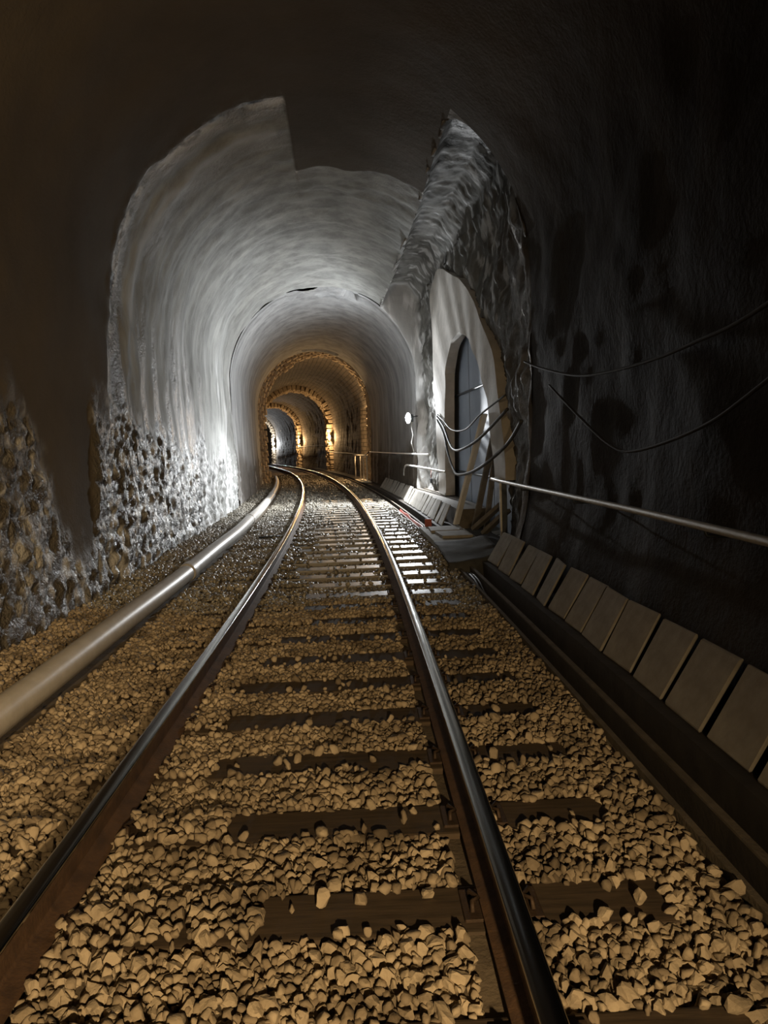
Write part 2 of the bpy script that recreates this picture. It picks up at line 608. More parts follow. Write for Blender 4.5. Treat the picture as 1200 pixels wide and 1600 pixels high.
def pale_main(Y, O, Z):
    near, far = m_rock(Y, O, Z)
    mf = m_far(Y, O, Z)
    n = fbm(Y * 9.0, O * 5, Z * 6.0, 61, 4)
    st = fbm(Y * 3.4, 0.4, Z * 0.22, 65, 3)
    spots = sstep(0.05, 0.45, n + 0.5 * st)
    e = Y - edge_y(O, Z)
    rim = np.exp(-((e - 0.16) / 0.13) ** 2) * sstep(-0.25, 0.25, fbm(Y * 6, O * 6, Z * 6, 67, 3)) * np.where(O > -0.3, 0.0, 1.0)  # white lamp glints along the edge, painted as crust
    lit_band = np.exp(-((e - 0.98 - 0.12 * fbm(O, Z, 0.4, 41, 2)) / 0.14) ** 2) * sstep(2.6, 3.6, Z) * np.where(O > -0.5, 0, 1)  # streak where the lamp catches the vault, painted pale
    few = sstep(0.35, 0.75, n + 0.6 * fbm(Y * 1.6, 0.2, Z * 1.3, 69, 2))
    drips = sstep(0.28, 0.6, st + 0.25 * fbm(Y * 1.1, 0.9, Z * 0.5, 70, 2)) * sstep(4.2, 3.0, Z) * np.where(O < 0, 1, 0)
    return far * spots * 0.85 + 0.6 * near * few + mf * drips * 0.8 + rim + 0.6 * lit_band


def old_main(Y, O, Z):
    return 1 - m_far(Y, O, Z)


def disp_right(Y, O, Z):
    """near right wall: soot-dark, gently uneven"""
    w_ = sstep(4.3, 5.2, Z)
    return (0.02 + 0.14 * sstep(1.1, 0.2, Z) + 0.035 * fbm(Y * 0.9, O, Z * 0.9, 71, 4)) * (1 - w_) + disp_main(Y, O, Z) * w_


STEP = 0.034
o_, z_, no_, nz_, s_ = main_profile(STEP)
i_spr = int(np.argmax(z_ > SPR - 0.35))
RIDGE_O = 1.55
i_ridge = int(np.where((o_ > RIDGE_O) & (z_ > SPR))[0][0])
ys_near = np.concatenate([np.linspace(-5, 2.0, 30), np.arange(2.03, 20.01, 0.036)])
sl1 = slice(0, i_spr + 1)
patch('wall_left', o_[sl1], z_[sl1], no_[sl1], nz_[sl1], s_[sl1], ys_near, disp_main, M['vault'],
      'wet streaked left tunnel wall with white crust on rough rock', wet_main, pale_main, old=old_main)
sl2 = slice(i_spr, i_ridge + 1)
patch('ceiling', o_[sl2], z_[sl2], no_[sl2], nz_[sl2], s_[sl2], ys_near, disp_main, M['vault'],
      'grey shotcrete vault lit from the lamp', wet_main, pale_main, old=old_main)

# -- right wall: dark near stretch, then the rock recess with the side door ---------------
sl3 = slice(i_ridge, len(o_))
oR, zR, noR, nzR, sR = (a[sl3] for a in (o_, z_, no_, nz_, s_))
ys_r = np.concatenate([np.linspace(-5, 2, 20), np.arange(2.1, 8.5, 0.09), [8.5]])
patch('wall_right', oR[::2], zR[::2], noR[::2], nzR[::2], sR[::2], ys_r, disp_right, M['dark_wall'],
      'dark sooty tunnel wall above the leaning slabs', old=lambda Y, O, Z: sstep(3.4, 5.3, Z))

rec = np.array([(oR[0], zR[0]), (1.60, 5.60), (1.85, 5.86), (2.28, 5.84), (2.56, 5.5), (2.66, 4.8), (2.66, 3.0), (2.66, -0.15)])
seg = np.concatenate([[0], np.cumsum(np.hypot(*np.diff(rec, axis=0).T))])
tt = np.linspace(0, seg[-1], len(oR))
recO, recZ = np.interp(tt, seg, rec[:, 0]), np.interp(tt, seg, rec[:, 1])

OUTER = [(17.20, 0.42), (17.40, 2.22), (17.62, 4.16), (17.80, 5.20), (16.9, 5.42), (16.2, 5.36), (15.34, 5.06), (14.1, 4.66), (13.03, 4.21), (12.41, 3.74),
         (11.31, 3.0), (10.87, 2.22), (10.6, 1.56), (10.56, 1.0)]
INNER = [(16.26, 0.42), (16.07, 2.16), (15.91, 3.09), (15.27, 3.56), (14.24, 3.70), (13.25, 3.43), (12.36, 2.83), (11.76, 2.27),
         (11.46, 1.56), (11.28, 1.0)]


def resample(pl, n):
    pl = np.array(pl)
    d = np.concatenate([[0], np.cumsum(np.hypot(*np.diff(pl, axis=0).T))])
    # chord-length parameter, rounded a little
    t = np.linspace(0, d[-1], n)
    r = np.stack([np.interp(t, d, pl[:, 0]), np.interp(t, d, pl[:, 1])], -1)
    for _ in range(2):
        r[1:-1] = 0.25 * r[:-2] + 0.5 * r[1:-1] + 0.25 * r[2:]
    return r


RO, RI = resample(OUTER, 60), resample(INNER, 60)


def in_poly(px, py, poly):
    inside = np.zeros(px.shape, bool)
    n = len(poly)
    for i in range(n):
        x1, y1 = poly[i]
        x2, y2 = poly[(i + 1) % n]
        c = ((y1 > py) != (y2 > py)) & (px < (x2 - x1) * (py - y1) / (y2 - y1 + 1e-12) + x1)
        inside ^= c
    return inside


MID = np.concatenate([[(16.6, 0.07)], 0.5 * (RO + RI), [(10.95, 0.07)]])


def rock_surface():
    ys = np.unique(np.concatenate([np.arange(8.5, 20.0, 0.04), np.linspace(8.5, 9.0, 25), np.linspace(19.72, 20.02, 12)]))
    Y = np.broadcast_to(ys[:, None], (len(ys), len(oR)))
    slant = 0.12 * np.sin(np.linspace(0, 5, len(oR)))[None, :]
    wgt = sstep(8.55, 8.95, Y + slant + 0.12 * fbm(Y * 2, oR[None, :] * 2, zR[None, :] * 2, 77, 3)) * (1 - sstep(19.78, 19.99, Y))
    d0 = disp_right(Y, oR[None, :], zR[None, :]) * (1 - sstep(19.5, 20, Y))
    O = (oR + 0 * Y + noR * d0) * (1 - wgt) + recO[None, :] * wgt
    Z = (zR + 0 * Y + nzR * d0) * (1 - wgt) + recZ[None, :] * wgt
    k = np.arange(len(oR))[None, :]
    top = disp_main(Y[:, :1], oR[None, :1] + 0 * Y[:, :1], zR[None, :1] + 0 * Y[:, :1]) * np.exp(-k * STEP / 0.15) * wgt
    O, Z = O + noR[0] * top, Z + nzR[0] * top
    ridge_fade = np.exp(-k * STEP / 0.35)
    plate = in_poly(Y, Z, np.array([(q[0] * 1.0, q[1]) for q in RO]))
    rough = fbm(Y * 1.6, O * 1.6, Z * 1.3, 81, 5) * 0.10 + np.abs(fbm(Y * 5, O * 5, Z * 3, 83, 3)) * 0.05
    rough = rough * (0.25 + 0.75 * wgt) * np.where(plate, 0.15, 1.0) * np.clip(k * STEP / 0.08, 0, 1)
    O = O - rough * np.where(Z > 5.3, 0.3, 1.0) * sstep(0, 0.4, Z)
    Z = Z - 0.6 * rough * np.where(Z > 5.3, 1.0, 0.0)
    # the knobbly lip that divides the vault from the recess
    lip = ridge_fade * wgt * (0.10 + 0.16 * fbm(Y * 3.2, 0.3, k * 0.06, 85, 4))
    O = O - lip * 0.55 * np.clip(k / 3.0, 0, 1)
    Z = Z - lip * np.clip(k / 3.0, 0, 1)
    inside = in_poly(Y, Z, MID)
    O = O + np.where(inside, 0.32, 0.0)
    wetn = sstep(-0.1, 0.5, fbm(Y * 1.2, O, Z * 0.8, 87, 3)) * sstep(12.5, 10.0, Y) * 0.8
    pale = sstep(0.3, 0.7, fbm(Y * 6.5, O * 5, Z * 3.0, 89, 4)) * 0.5 + 0.95 * ridge_fade * sstep(-0.35, 0.3, fbm(Y * 6, k * 0.2, 0.4, 91, 3))
    pale = pale * np.where(inside, 0, 1) + 0.6 * sstep(19.6, 19.95, Y)
    dark = sstep(11.5, 9.2, Y)
    at = {'wet': np.clip(wetn, 0, 1), 'pale': np.clip(pale * (1 - 0.55 * dark), 0, 1), 'old': np.clip(0.8 * dark, 0, 1)}
    me = grid_mesh('wall_right', world(O, Y, Z), at, np.stack([Y, np.broadcast_to(sR[None, :], Y.shape)], -1))
    tag(link('wall_right', me, M['rock']), 'rough rock face of the recess around the side door', None, None, 'structure')


rock_surface()

# -- smooth concrete stretch 20 .. 33 ----------------------------------------------------
o2, z2, no2, nz2, s2 = main_profile(0.075)


def disp_smooth(Y, O, Z):
    low = sstep(1.5, 1.0, Z)
    d = 0.012 * fbm(Y * 0.7, O * 0.7, Z * 0.7, 101, 3) + 0.007 * fbm(Y * 3, O * 0.8, Z * 0.8, 102, 3)
    ring_y = 20.35 + 0.10 * fbm(O * 1.2, Z * 1.2, 0.1, 103, 3)
    crown = (Z > 5.3) & (O > -1.0) & (O < 0.95)
    d = d - 0.11 * np.exp(-((Y - ring_y) / 0.055) ** 2) * np.where(crown, 0.0, 1.0)
    # broken patch with a slot at the crown of the joint
    d = d + np.where(crown, 1, 0) * 0.06 * sstep(0.75, 0.6, np.abs(Y - 20.6)) * (0.4 + fbm(Y * 4, O * 4, Z, 105, 3))
    d = d - 0.30 * ((Z > 5.2) & (O > 0.68) & (O < 0.92) & (Y > 20.1) & (Y < 20.9))
    d = d - 0.35 * ((np.abs(O - 0.25) < 0.75) & (Z > 5.4) & (Y > 32.0) & (Y < 32.8))
    return d + low * (0.05 * np.abs(fbm(Y * 3, O, Z * 5, 107, 3)))


ys2 = np.unique(np.concatenate([np.arange(20.0, 21.2, 0.028), np.arange(21.2, 33.0, 0.09), [33.0]]))
i_a = int(np.argmax(z2 > 1.15))
i_b = len(z2) - 1 - int(np.argmax(z2[::-1] > SPR))
i_l = int(np.argmax(z2 > SPR))


def wet_c(Y, O, Z):
    ring_y = 20.35 + 0.10 * fbm(O * 1.2, Z * 1.2, 0.1, 103, 3)
    crown = (Z > 5.3) & (O > -1.0) & (O < 0.95)
    return np.exp(-((Y - ring_y) / 0.07) ** 2) * np.where(crown, 0.2, 0.9)


def pale_c(Y, O, Z):
    st = fbm(Y * 1.6, 0.4, Z * 0.15, 111, 3)
    return sstep(0.35, 0.75, st) * sstep(3.4, 1.5, Z) * np.where(O < 0, 0.7, 0.25)


def old_c(Y, O, Z):
    return 0.75 * sstep(1.7, 0.9, Z + 0.3 * fbm(Y, Z, 0.2, 113, 3)) + 0.5 * np.where(O > 1, 1, 0) * sstep(3.6, 1.6, Z)


for nm, a, b, lab in (('wall_left', 0, i_l + 1, 'smooth pale concrete wall beyond the wet stretch'),
                      ('ceiling', i_l, i_b + 1, 'smooth pale concrete vault beyond the joint'),
                      ('wall_right', i_b, len(z2), 'smooth concrete wall beyond the first lamp')):
    q = slice(a, b)
    patch(nm, o2[q], z2[q], no2[q], nz2[q], s2[q], ys2, disp_smooth, M['smooth'], lab, wet_c, pale_c, old=old_c)

# -- stone-lined stretches farther on -----------------------------------------------------
o3, z3, no3, nz3, s3 = main_profile(0.16)
i_l3 = int(np.argmax(z3 > SPR))
i_b3 = len(z3) - 1 - int(np.argmax(z3[::-1] > SPR))


def disp_brick(base):
    def f(Y, O, Z):
        bay = sstep(34.5, 34.7, Y) * sstep(37.6, 37.4, Y) * np.where(O > 1.5, 1, 0) * sstep(3.6, 3.2, Z)
        return base + 0.035 * fbm(Y * 2.2, O * 2.2, Z * 2.2, 121, 3) - 0.35 * bay
    return f


for y0, y1, base, word in ((33.0, 51.0, -0.10, 'between the first and second stone rings'), (51.0, 69.5, -0.16, 'between the second and third stone rings'),
                           (69.5, 86.5, -0.12, 'before the farthest lamp'), (86.5, 135.0, -0.05, 'beyond the farthest lamp')):
    ys3 = np.arange(y0, y1 + 0.01, 0.25)
    for nm, a, b, lab in (('wall_left', 0, i_l3 + 1, 'stone lined left wall '), ('ceiling', i_l3, i_b3 + 1, 'stone lined vault '),
                          ('wall_right', i_b3, len(z3), 'stone lined right wall ')):
        q = slice(a, b)
        patch(nm, o3[q], z3[q], no3[q], nz3[q], s3[q], ys3, disp_brick(base), M['brick'], lab + word)

# stone rings: every stone its own piece
M['ring_stone'] = simple('ring_stone', (0.50, 0.40, 0.28), (0.32, 0.25, 0.17), 0.85, 0, 4, 0.4)


def rough_block(seed):
    bm = bmesh.new()
    bmesh.ops.create_cube(bm, size=1.0)
    bmesh.ops.bevel(bm, geom=list(bm.edges), offset=0.14, segments=1, affect='EDGES')
    r = random.Random(seed)
    for v in bm.verts:
        v.co += Vector((r.uniform(-1, 1), r.uniform(-1, 1), r.uniform(-1, 1))) * 0.07
    me = bpy.data.meshes.new('stone')
    bm.to_mesh(me)
    bm.free()
    me.materials.append(M['ring_stone'])
    return me


BLOCKS = [rough_block(i) for i in range(6)]


def stone_ring(i, y0, rows, length, label, proud):
    per = s3[-1]
    n = int(per / 0.31)
    root = empty('trim_%d' % i, W(0, y0, 0))
    tag(root, label, None, None, 'structure')
    inv = Matrix.Translation(root.location).inverted()
    for r in range(rows):
        for k in range(n):
            sa = (k + 0.5 + 0.5 * (r % 2)) / n * per
            if sa > per - 0.1:
                continue
            oo, zz = np.interp(sa, s3, o3), np.interp(sa, s3, z3)
            a, b = np.interp(sa, s3, no3), np.interp(sa, s3, nz3)
            y = y0 + (r + 0.5) * length
            pr = proud * random.uniform(0.7, 1.1) if proud > 0.1 else proud * random.uniform(0.5, 1.25)
            if i == 1:                       # splayed reveal, deepest on the left leg and haunch
                pr += 0.11 * r * float(sstep(0.6, -1.6, oo)) * random.uniform(0.85, 1.1)
            dep = 0.32 + (pr if proud > 0.1 else 0.0)
            ob = bpy.data.objects.new('stone', random.choice(BLOCKS))
            COL.objects.link(ob)
            ob.parent = root
            xa = Vector((0, 1, 0))
            za = Vector((a, 0, b)).normalized()
            ya = za.cross(xa)
            R = Matrix((xa, ya, za)).transposed().to_4x4()
            ob.matrix_local = (inv @ Matrix.Translation(W(oo + a * (pr - dep / 2), y, zz + b * (pr - dep / 2))) @ Matrix.Rotation(heading(y), 4, 'Z') @ R
                               @ Matrix.Diagonal((length * random.uniform(0.86, 0.97), 0.29 * random.uniform(0.85, 1.0), 0.32 + (pr if proud > 0.1 else 0.0), 1)))
    return root


stone_ring(1, 33.0, 4, 0.36, 'projecting ring of rough stones where the smooth vault ends', 0.04)
stone_ring(2, 51.0, 4, 0.42, 'projecting stone ring carrying the second lamp', 0.30)
stone_ring(3, 69.5, 3, 0.5, 'projecting stone ring carrying the third lamp', 0.26)
stone_ring(4, 86.5, 2, 0.5, 'projecting stone ring carrying the farthest lamp', 0.26)

# ================================================================== THE GROUND
SLEEPER_Y = [2.33 + 0.6 * k for k in range(-2, 100)]


def nearest_sleeper(y):
    k = np.round((y - 2.33) / 0.6)
    return k, y - (2.33 + 0.6 * k)


def ground_z(O, Y):
    z = -0.022 + 0.02 * fbm(O * 1.3, Y * 1.3, 0.3, 131, 3)
    z = z + 0.09 * sstep(-1.5, -2.4, O)
    # farther on the stones lie below the tops of the sleepers
    z = z - 0.055 * sstep(6.8, 9.0, Y) * sstep(-0.62, -0.45, O) * sstep(1.5, 1.32, O)
    return z


fo = np.arange(-2.75, 1.581, 0.06)
fy = np.concatenate([np.arange(-1, 12, 0.06), np.arange(12, 40, 0.14), np.arange(40, 136, 0.7)])
FY, FO = np.meshgrid(fy, fo, indexing='ij')
floor = link('floor', grid_mesh('floor', world(FO, FY, ground_z(FO, FY)), flip=True), M['soil'])
tag(floor, 'brown ballast trackbed between the tunnel walls', None, None, 'structure')

# ---- ballast stones
def stone_shape(seed, sub):
    r = np.random.default_rng(seed)
    bm = bmesh.new()
    bmesh.ops.create_icosphere(bm, subdivisions=sub, radius=1.0)
    bm.verts.ensure_lookup_table()
    v = np.array([q.co[:] for q in bm.verts])
    f = np.array([[q.index for q in p.verts] for p in bm.faces])
    bm.free()
    for _ in range(12):
        n = r.normal(size=3)
        n /= np.linalg.norm(n)
        c = r.uniform(0.42, 0.72)
        v = v - np.clip(v @ n - c, 0, None)[:, None] * n
    v = v * np.array([1.0, r.uniform(0.75, 1.0), r.uniform(0.6, 0.85)])
    v = v + r.normal(size=v.shape) * 0.035
    return v * 1.42, f


def scatter(y0, y1, step, smin, smax, sub, layers=1, sink=0.0):
    ys = np.arange(y0, y1, step)
    os_ = np.arange(-2.5, 1.56, step)
    Y, O = np.meshgrid(ys, os_, indexing='ij')
    Y, O = np.tile(Y.ravel(), layers), np.tile(O.ravel(), layers)
    Y = Y + rng.uniform(-0.5, 0.5, Y.size) * step
    O = O + rng.uniform(-0.5, 0.5, O.size) * step
    size = rng.uniform(0, 1, Y.size) ** 1.8 * (smax - smin) + smin
    k, dy = nearest_sleeper(Y)
    on = (np.abs(dy) < 0.135) & (O > -1.28) & (O < 1.31)
    # how far the ballast spills over each sleeper from the left
    spill = -0.28 - 0.15 * sstep(7, 9, Y) + 0.22 * vnoise(k * 0.73, 0.2, 0.1, 141) + 0.05 * vnoise(O * 7, k, 0.3, 143)
    over = on & (O < spill)
    u = rng.uniform(0, 1, Y.size)
    lump = vnoise(O * 4, Y * 4, 0.2, 145)
    edge = 0.022 * vnoise(O * 9, k * 3.1, 0.7, 147)
    on = (np.abs(dy) < 0.118 + edge) & (O > -1.28) & (O < 1.31)
    over = on & (O < spill)
    keep = np.where(on, np.where(over, u < 0.9 + 0.3 * lump, u < np.where(np.abs(dy) > 0.09, 0.2, 0.03)), True)
    # clear of the rails and their fixings
    foot = ((np.abs(O + 0.7535) < 0.045 + size) | ((O > 0.64 - size * 0.8) & (O < 0.800 + size)))
    keep &= ~foot
    keep &= (O < 1.58 - size)
    keep &= ~((np.abs(O + 1.72) < 0.10) )
    keep &= O > -2.44
    z = np.where(on, 0.005 + size * 0.45, ground_z(O, Y) + 0.020 + rng.uniform(-0.012, 0.016, Y.size) + 0.014 * lump)
    z = z + np.where(on & over, 0.006, 0.0) - sink
    if sink:
        keep &= ~on
    p = world(O, Y, z)[keep]
    return p, size[keep]


def rot_mats(n):
    q = rng.normal(size=(n, 4))
    q /= np.linalg.norm(q, axis=1)[:, None]
    a, b, c, d = q.T
    return np.stack([np.stack([1 - 2 * (c * c + d * d), 2 * (b * c - a * d), 2 * (b * d + a * c)], -1),
                     np.stack([2 * (b * c + a * d), 1 - 2 * (b * b + d * d), 2 * (c * d - a * b)], -1),
                     np.stack([2 * (b * d - a * c), 2 * (c * d + a * b), 1 - 2 * (b * b + c * c)], -1)], -2)


def to_px(p):
    zr = p[:, 2] - CAM_H
    cp, sp = math.cos(PITCH), math.sin(PITCH)
    d = cp * p[:, 1] - sp * zr
    v = sp * p[:, 1] + cp * zr
    x, y = p[:, 0] / d, v / d
    c, s = math.cos(ROLL), math.sin(ROLL)
    return 600 + F_PX * (c * x + s * y), 800 - F_PX * (-s * x + c * y), d


def stones_mesh(name, batches):
    V, Fc, k = [], [], 0
    for (p, size, R, which, i, v, f) in [(b[0], b[1], b[2], b[4], i, *b[3][i]) for b in batches for i in range(len(b[3]))]:
        sel = np.where(which == i)[0]
        if len(sel) == 0:
            continue
        vv = np.einsum('nij,vj->nvi', R[sel], v) * size[sel][:, None, None] + p[sel][:, None, :]
        ff = f[None] + (np.arange(len(sel)) * len(v))[:, None, None] + k
        V.append(vv.reshape(-1, 3))
        Fc.append(ff.reshape(-1, 3))
        k += vv.shape[0] * vv.shape[1]
    V, Fc = np.concatenate(V), np.concatenate(Fc)
    me = bpy.data.meshes.new(name)
    me.vertices.add(len(V))
    me.vertices.foreach_set('co', V.astype(np.float32).ravel())
    me.loops.add(Fc.size)
    me.loops.foreach_set('vertex_index', Fc.astype(np.int32).ravel())
    me.polygons.add(len(Fc))
    me.polygons.foreach_set('loop_start', (np.arange(len(Fc)) * 3).astype(np.int32))
    me.polygons.foreach_set('loop_total', np.full(len(Fc), 3, np.int32))
    me.update(calc_edges=True)
    me.validate()
    return me


def merge(a, b):
    return np.concatenate([a, b])


hi = [stone_shape(200 + i, 2) for i in range(10)]
lo = [stone_shape(300 + i, 1) for i in range(8)]
pn, sn = scatter(1.15, 4.2, 0.031, 0.013, 0.030, 2)
Rn = rot_mats(len(pn))
wn = rng.integers(0, len(hi), len(pn))
px, py, dd = to_px(pn)
vis = (px > 5) & (px < 1195) & (py > 700) & (py < 1592)
score = np.where(vis, sn / dd, 0)
top = np.argsort(-score)[:300]
mask = np.ones(len(pn), bool)
mask[top] = False
shape_me = []
for i, (v, f) in enumerate(hi):
    me = mesh('ballast_stone', v.tolist(), [tuple(int(a) for a in q) for q in f])
    me.materials.append(M['stone'])
    shape_me.append(me)
for j in top:
    ob = bpy.data.objects.new('ballast_stone', shape_me[wn[j]])
    COL.objects.link(ob)
    ob.parent = floor
    ob.matrix_local = Matrix.Translation(pn[j].tolist()) @ Matrix(Rn[j].tolist()).to_4x4() @ Matrix.Scale(float(sn[j]), 4)
batches = [(pn[mask], sn[mask], Rn[mask], hi, wn[mask])]
for (y0, y1, st, a, b, sink) in ((1.15, 4.2, 0.031, 0.014, 0.026, 0.013), (4.2, 7.6, 0.034, 0.015, 0.031, 0.0), (4.2, 7.6, 0.04, 0.016, 0.030, 0.013),
                                 (7.6, 21.0, 0.048, 0.020, 0.040, 0.0), (21.0, 46.0, 0.085, 0.03, 0.06, 0.0)):
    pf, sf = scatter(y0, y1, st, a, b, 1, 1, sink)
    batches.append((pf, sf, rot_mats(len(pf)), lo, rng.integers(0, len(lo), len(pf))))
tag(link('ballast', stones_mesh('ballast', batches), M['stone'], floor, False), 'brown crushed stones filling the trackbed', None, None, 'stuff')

# ---- sleepers
def make_sleeper():
    t = empty('sleeper', (0, 0, 0))
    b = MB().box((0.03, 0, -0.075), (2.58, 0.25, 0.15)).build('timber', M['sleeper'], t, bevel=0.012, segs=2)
    for sx in (-0.7535, 0.7535):
        MB().box((sx, 0, 0.006), (0.26, 0.17, 0.012)).build('baseplate', M['iron'], t, bevel=0.003)
        for d in (-1, 1):
            c = MB().tube([(sx + d * 0.10, -0.05, 0.014), (sx + d * 0.10, -0.03, 0.04), (sx + d * 0.075, 0.0, 0.032), (sx + d * 0.10, 0.03, 0.04), (sx + d * 0.10, 0.05, 0.014)], 0.008, 6)
            c.build('rail_clip', M['iron'], t, smooth=True)
    return t


def copy_tree(o, parent=None):
    c = o.copy()
    COL.objects.link(c)
    c.parent = parent
    for ch in o.children:
        copy_tree(ch, c)
    return c


proto = make_sleeper()
n_s = 0
for k in range(-1, 75):
    y = 2.33 + 0.6 * k
    if k < 34:
        s = proto if k == -1 else copy_tree(proto)
    else:                                     # too small in view to show its fixings
        s = proto.copy()
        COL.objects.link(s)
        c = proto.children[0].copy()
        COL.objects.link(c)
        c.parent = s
    s.location = W(0, y, 0)
    s.rotation_euler = (0, 0, heading(y))
    i = k + 1
    if i <= 30:
        lab = 'dark wooden railway sleeper, ' + ordinal(i) + ' one counting from the camera'
        if i == 0:
            lab = 'dark wooden railway sleeper nearest the camera, just below the picture edge'
        tag(s, lab, 'sleeper', 'sleepers under the rails')
    else:
        tag(s, 'distant railway sleeper in the pale ballast beyond the first lamp', 'sleeper', 'far sleepers under the rails')

# ---- rails
def rail(side, label):
    g = side * 0.7175
    c = side * (0.7175 + 0.036)
    ys = np.concatenate([np.arange(0.2, 40, 0.4), np.arange(40, 120.1, 1.0)])
    root = empty('rail', W(c, 0.2, 0.0))
    tag(root, label, 'rail', 'running rails')
    def swp(name, prof, mat, smooth=False):
        ob = sweep(name, [(c + p[0], p[1]) for p in prof], ys, mat, None, True, smooth)
        ob.parent = root
        ob.matrix_parent_inverse = Matrix.Translation(root.location).inverted()
        return ob
    swp('rail_foot', [(-0.070, 0.013), (0.070, 0.013), (0.070, 0.022), (0.014, 0.038), (0.0085, 0.05), (0.0085, 0.128), (-0.0085, 0.128), (-0.0085, 0.05), (-0.014, 0.038), (-0.070, 0.022)][::-1], M['rust'])
    swp('rail_head_side', [(-0.0085, 0.126), (0.0085, 0.126), (0.034, 0.136), (0.0355, 0.158), (-0.0355, 0.158), (-0.034, 0.136)][::-1], M['rust'])
    swp('running_surface', [(-0.0358, 0.157), (0.0358, 0.157), (0.0345, 0.165), (0.030, 0.1695), (0.018, 0.1718), (0.0, 0.1725), (-0.018, 0.1718), (-0.030, 0.1695), (-0.0345, 0.165)][::-1], M['rail_head'], True)


rail(-1, 'rusty left running rail with polished top, curving towards the grey pipe')
rail(1, 'rusty right running rail with polished top, nearest the cable trough')

# ---- cable trough along the right wall
yt = np.concatenate([np.arange(0.3, 20, 0.4), np.arange(20, 60, 1.0)])


def strip(i, prof, ys, mat, label):
    return tag(sweep('trim_%d' % i, prof[::-1], ys, mat), label, None, None, 'structure')


strip(5, [(1.582, -0.3), (1.612, -0.3), (1.612, 0.014), (1.582, 0.014)], yt, M['kerb'], 'thin concrete kerb between ballast and cable trough')
strip(6, [(1.725, -0.3), (1.760, -0.3), (1.760, 0.012), (1.725, 0.012)], yt, M['trough'], 'concrete divider in the middle of the cable trough')  # sides darker than the cap
strip(11, [(1.724, 0.012), (1.761, 0.012), (1.761, 0.024), (1.724, 0.024)], yt, M['kerb'], 'pale top of the trough divider')
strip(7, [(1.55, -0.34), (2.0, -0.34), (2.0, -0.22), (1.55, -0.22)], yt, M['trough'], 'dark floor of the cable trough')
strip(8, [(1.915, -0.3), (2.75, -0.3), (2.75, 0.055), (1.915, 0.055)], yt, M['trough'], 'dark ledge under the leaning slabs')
strip(9, [(2.215, 0.05), (2.75, 0.05), (2.75, 0.40), (2.215, 0.40)], np.arange(12.9, 19.95, 0.35), M['kerb'], 'low concrete bench below the side door')
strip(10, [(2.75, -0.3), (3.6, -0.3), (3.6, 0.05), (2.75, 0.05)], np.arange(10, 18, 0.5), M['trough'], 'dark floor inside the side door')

# ================================================================== THINGS
def track_frame(o, y, z):
    return Matrix.Translation(W(o, y, z)) @ Matrix.Rotation(heading(y), 4, 'Z')


# ---- cover slabs taken off the trough and leant on the wall
def slab_mesh(wid, hgt, thk, seed):
    r = random.Random(seed)
    bm = bmesh.new()
    bmesh.ops.create_cube(bm, size=1.0)
    for v in bm.verts:
        v.co = Vector((v.co.x * thk, v.co.y * wid, (v.co.z + 0.5) * hgt))
        v.co += Vector((0, r.uniform(-1, 1) * 0.008, r.uniform(-1, 1) * 0.01))
    bmesh.ops.bevel(bm, geom=list(bm.edges), offset=0.008, segments=1, affect='EDGES')
    me = bpy.data.meshes.new('concrete_slab')
    bm.to_mesh(me)
    bm.free()
    me.materials.append(M['slab'])
    return me


def lean_slab(y, wid, seed, base_o, tilt, twist, label, group):
    ob = bpy.data.objects.new('concrete_slab', slab_mesh(wid, 0.42, 0.020, seed))
    COL.objects.link(ob)
    ob.matrix_world = track_frame(base_o + 0.03, y, 0.067) @ Matrix.Rotation(math.radians(twist), 4, 'Z') @ Matrix.Rotation(math.radians(tilt), 4, 'Y')
    return tag(ob, label, 'slab', group)


near_edges = [9.20, 8.54, 7.93, 7.42, 6.87, 6.38, 5.89, 5.46, 4.96, 4.43, 3.95, 3.46, 3.00, 2.55, 2.1]
gaps = [0.16, 0.16, 0.10, 0.11, 0.13, 0.05, 0.03, 0.05, 0.06, 0.05, 0.07, 0.06, 0.04, 0.04]
for i in range(14):
    a, b = near_edges[i], near_edges[i + 1]
    wdt = (a - b) - gaps[i]
    r = random.Random(i)
    lab = 'pale concrete cover slab leaning on the dark wall, ' + ('farthest of the near row' if i == 0 else ordinal(i) + ' counting from the far end of the near row')
    lean_slab((a + b) / 2 + gaps[i] * 0.3, wdt, i, 1.955, 30 + r.uniform(-3, 3), r.uniform(-4, 4) if i < 6 else r.uniform(-1.5, 1.5), lab, 'slabs leaning in the near row')
y = 13.35
i = 0
while y < 27.0:
    r = random.Random(100 + i)
    wdt = 0.44
    lean_slab(y + wdt / 2, wdt, 100 + i, 1.955 if y < 19.6 else 2.03, (28 if y < 19.6 else 31) + r.uniform(-5, 3), r.uniform(-4, 4),
              'concrete cover slab leaning below the first lamp, ' + ordinal(i) + ' counting from the side door', 'slabs leaning in the far row')
    y += wdt + (r.uniform(0.03, 0.12) if i < 6 else 0.02)
    i += 1

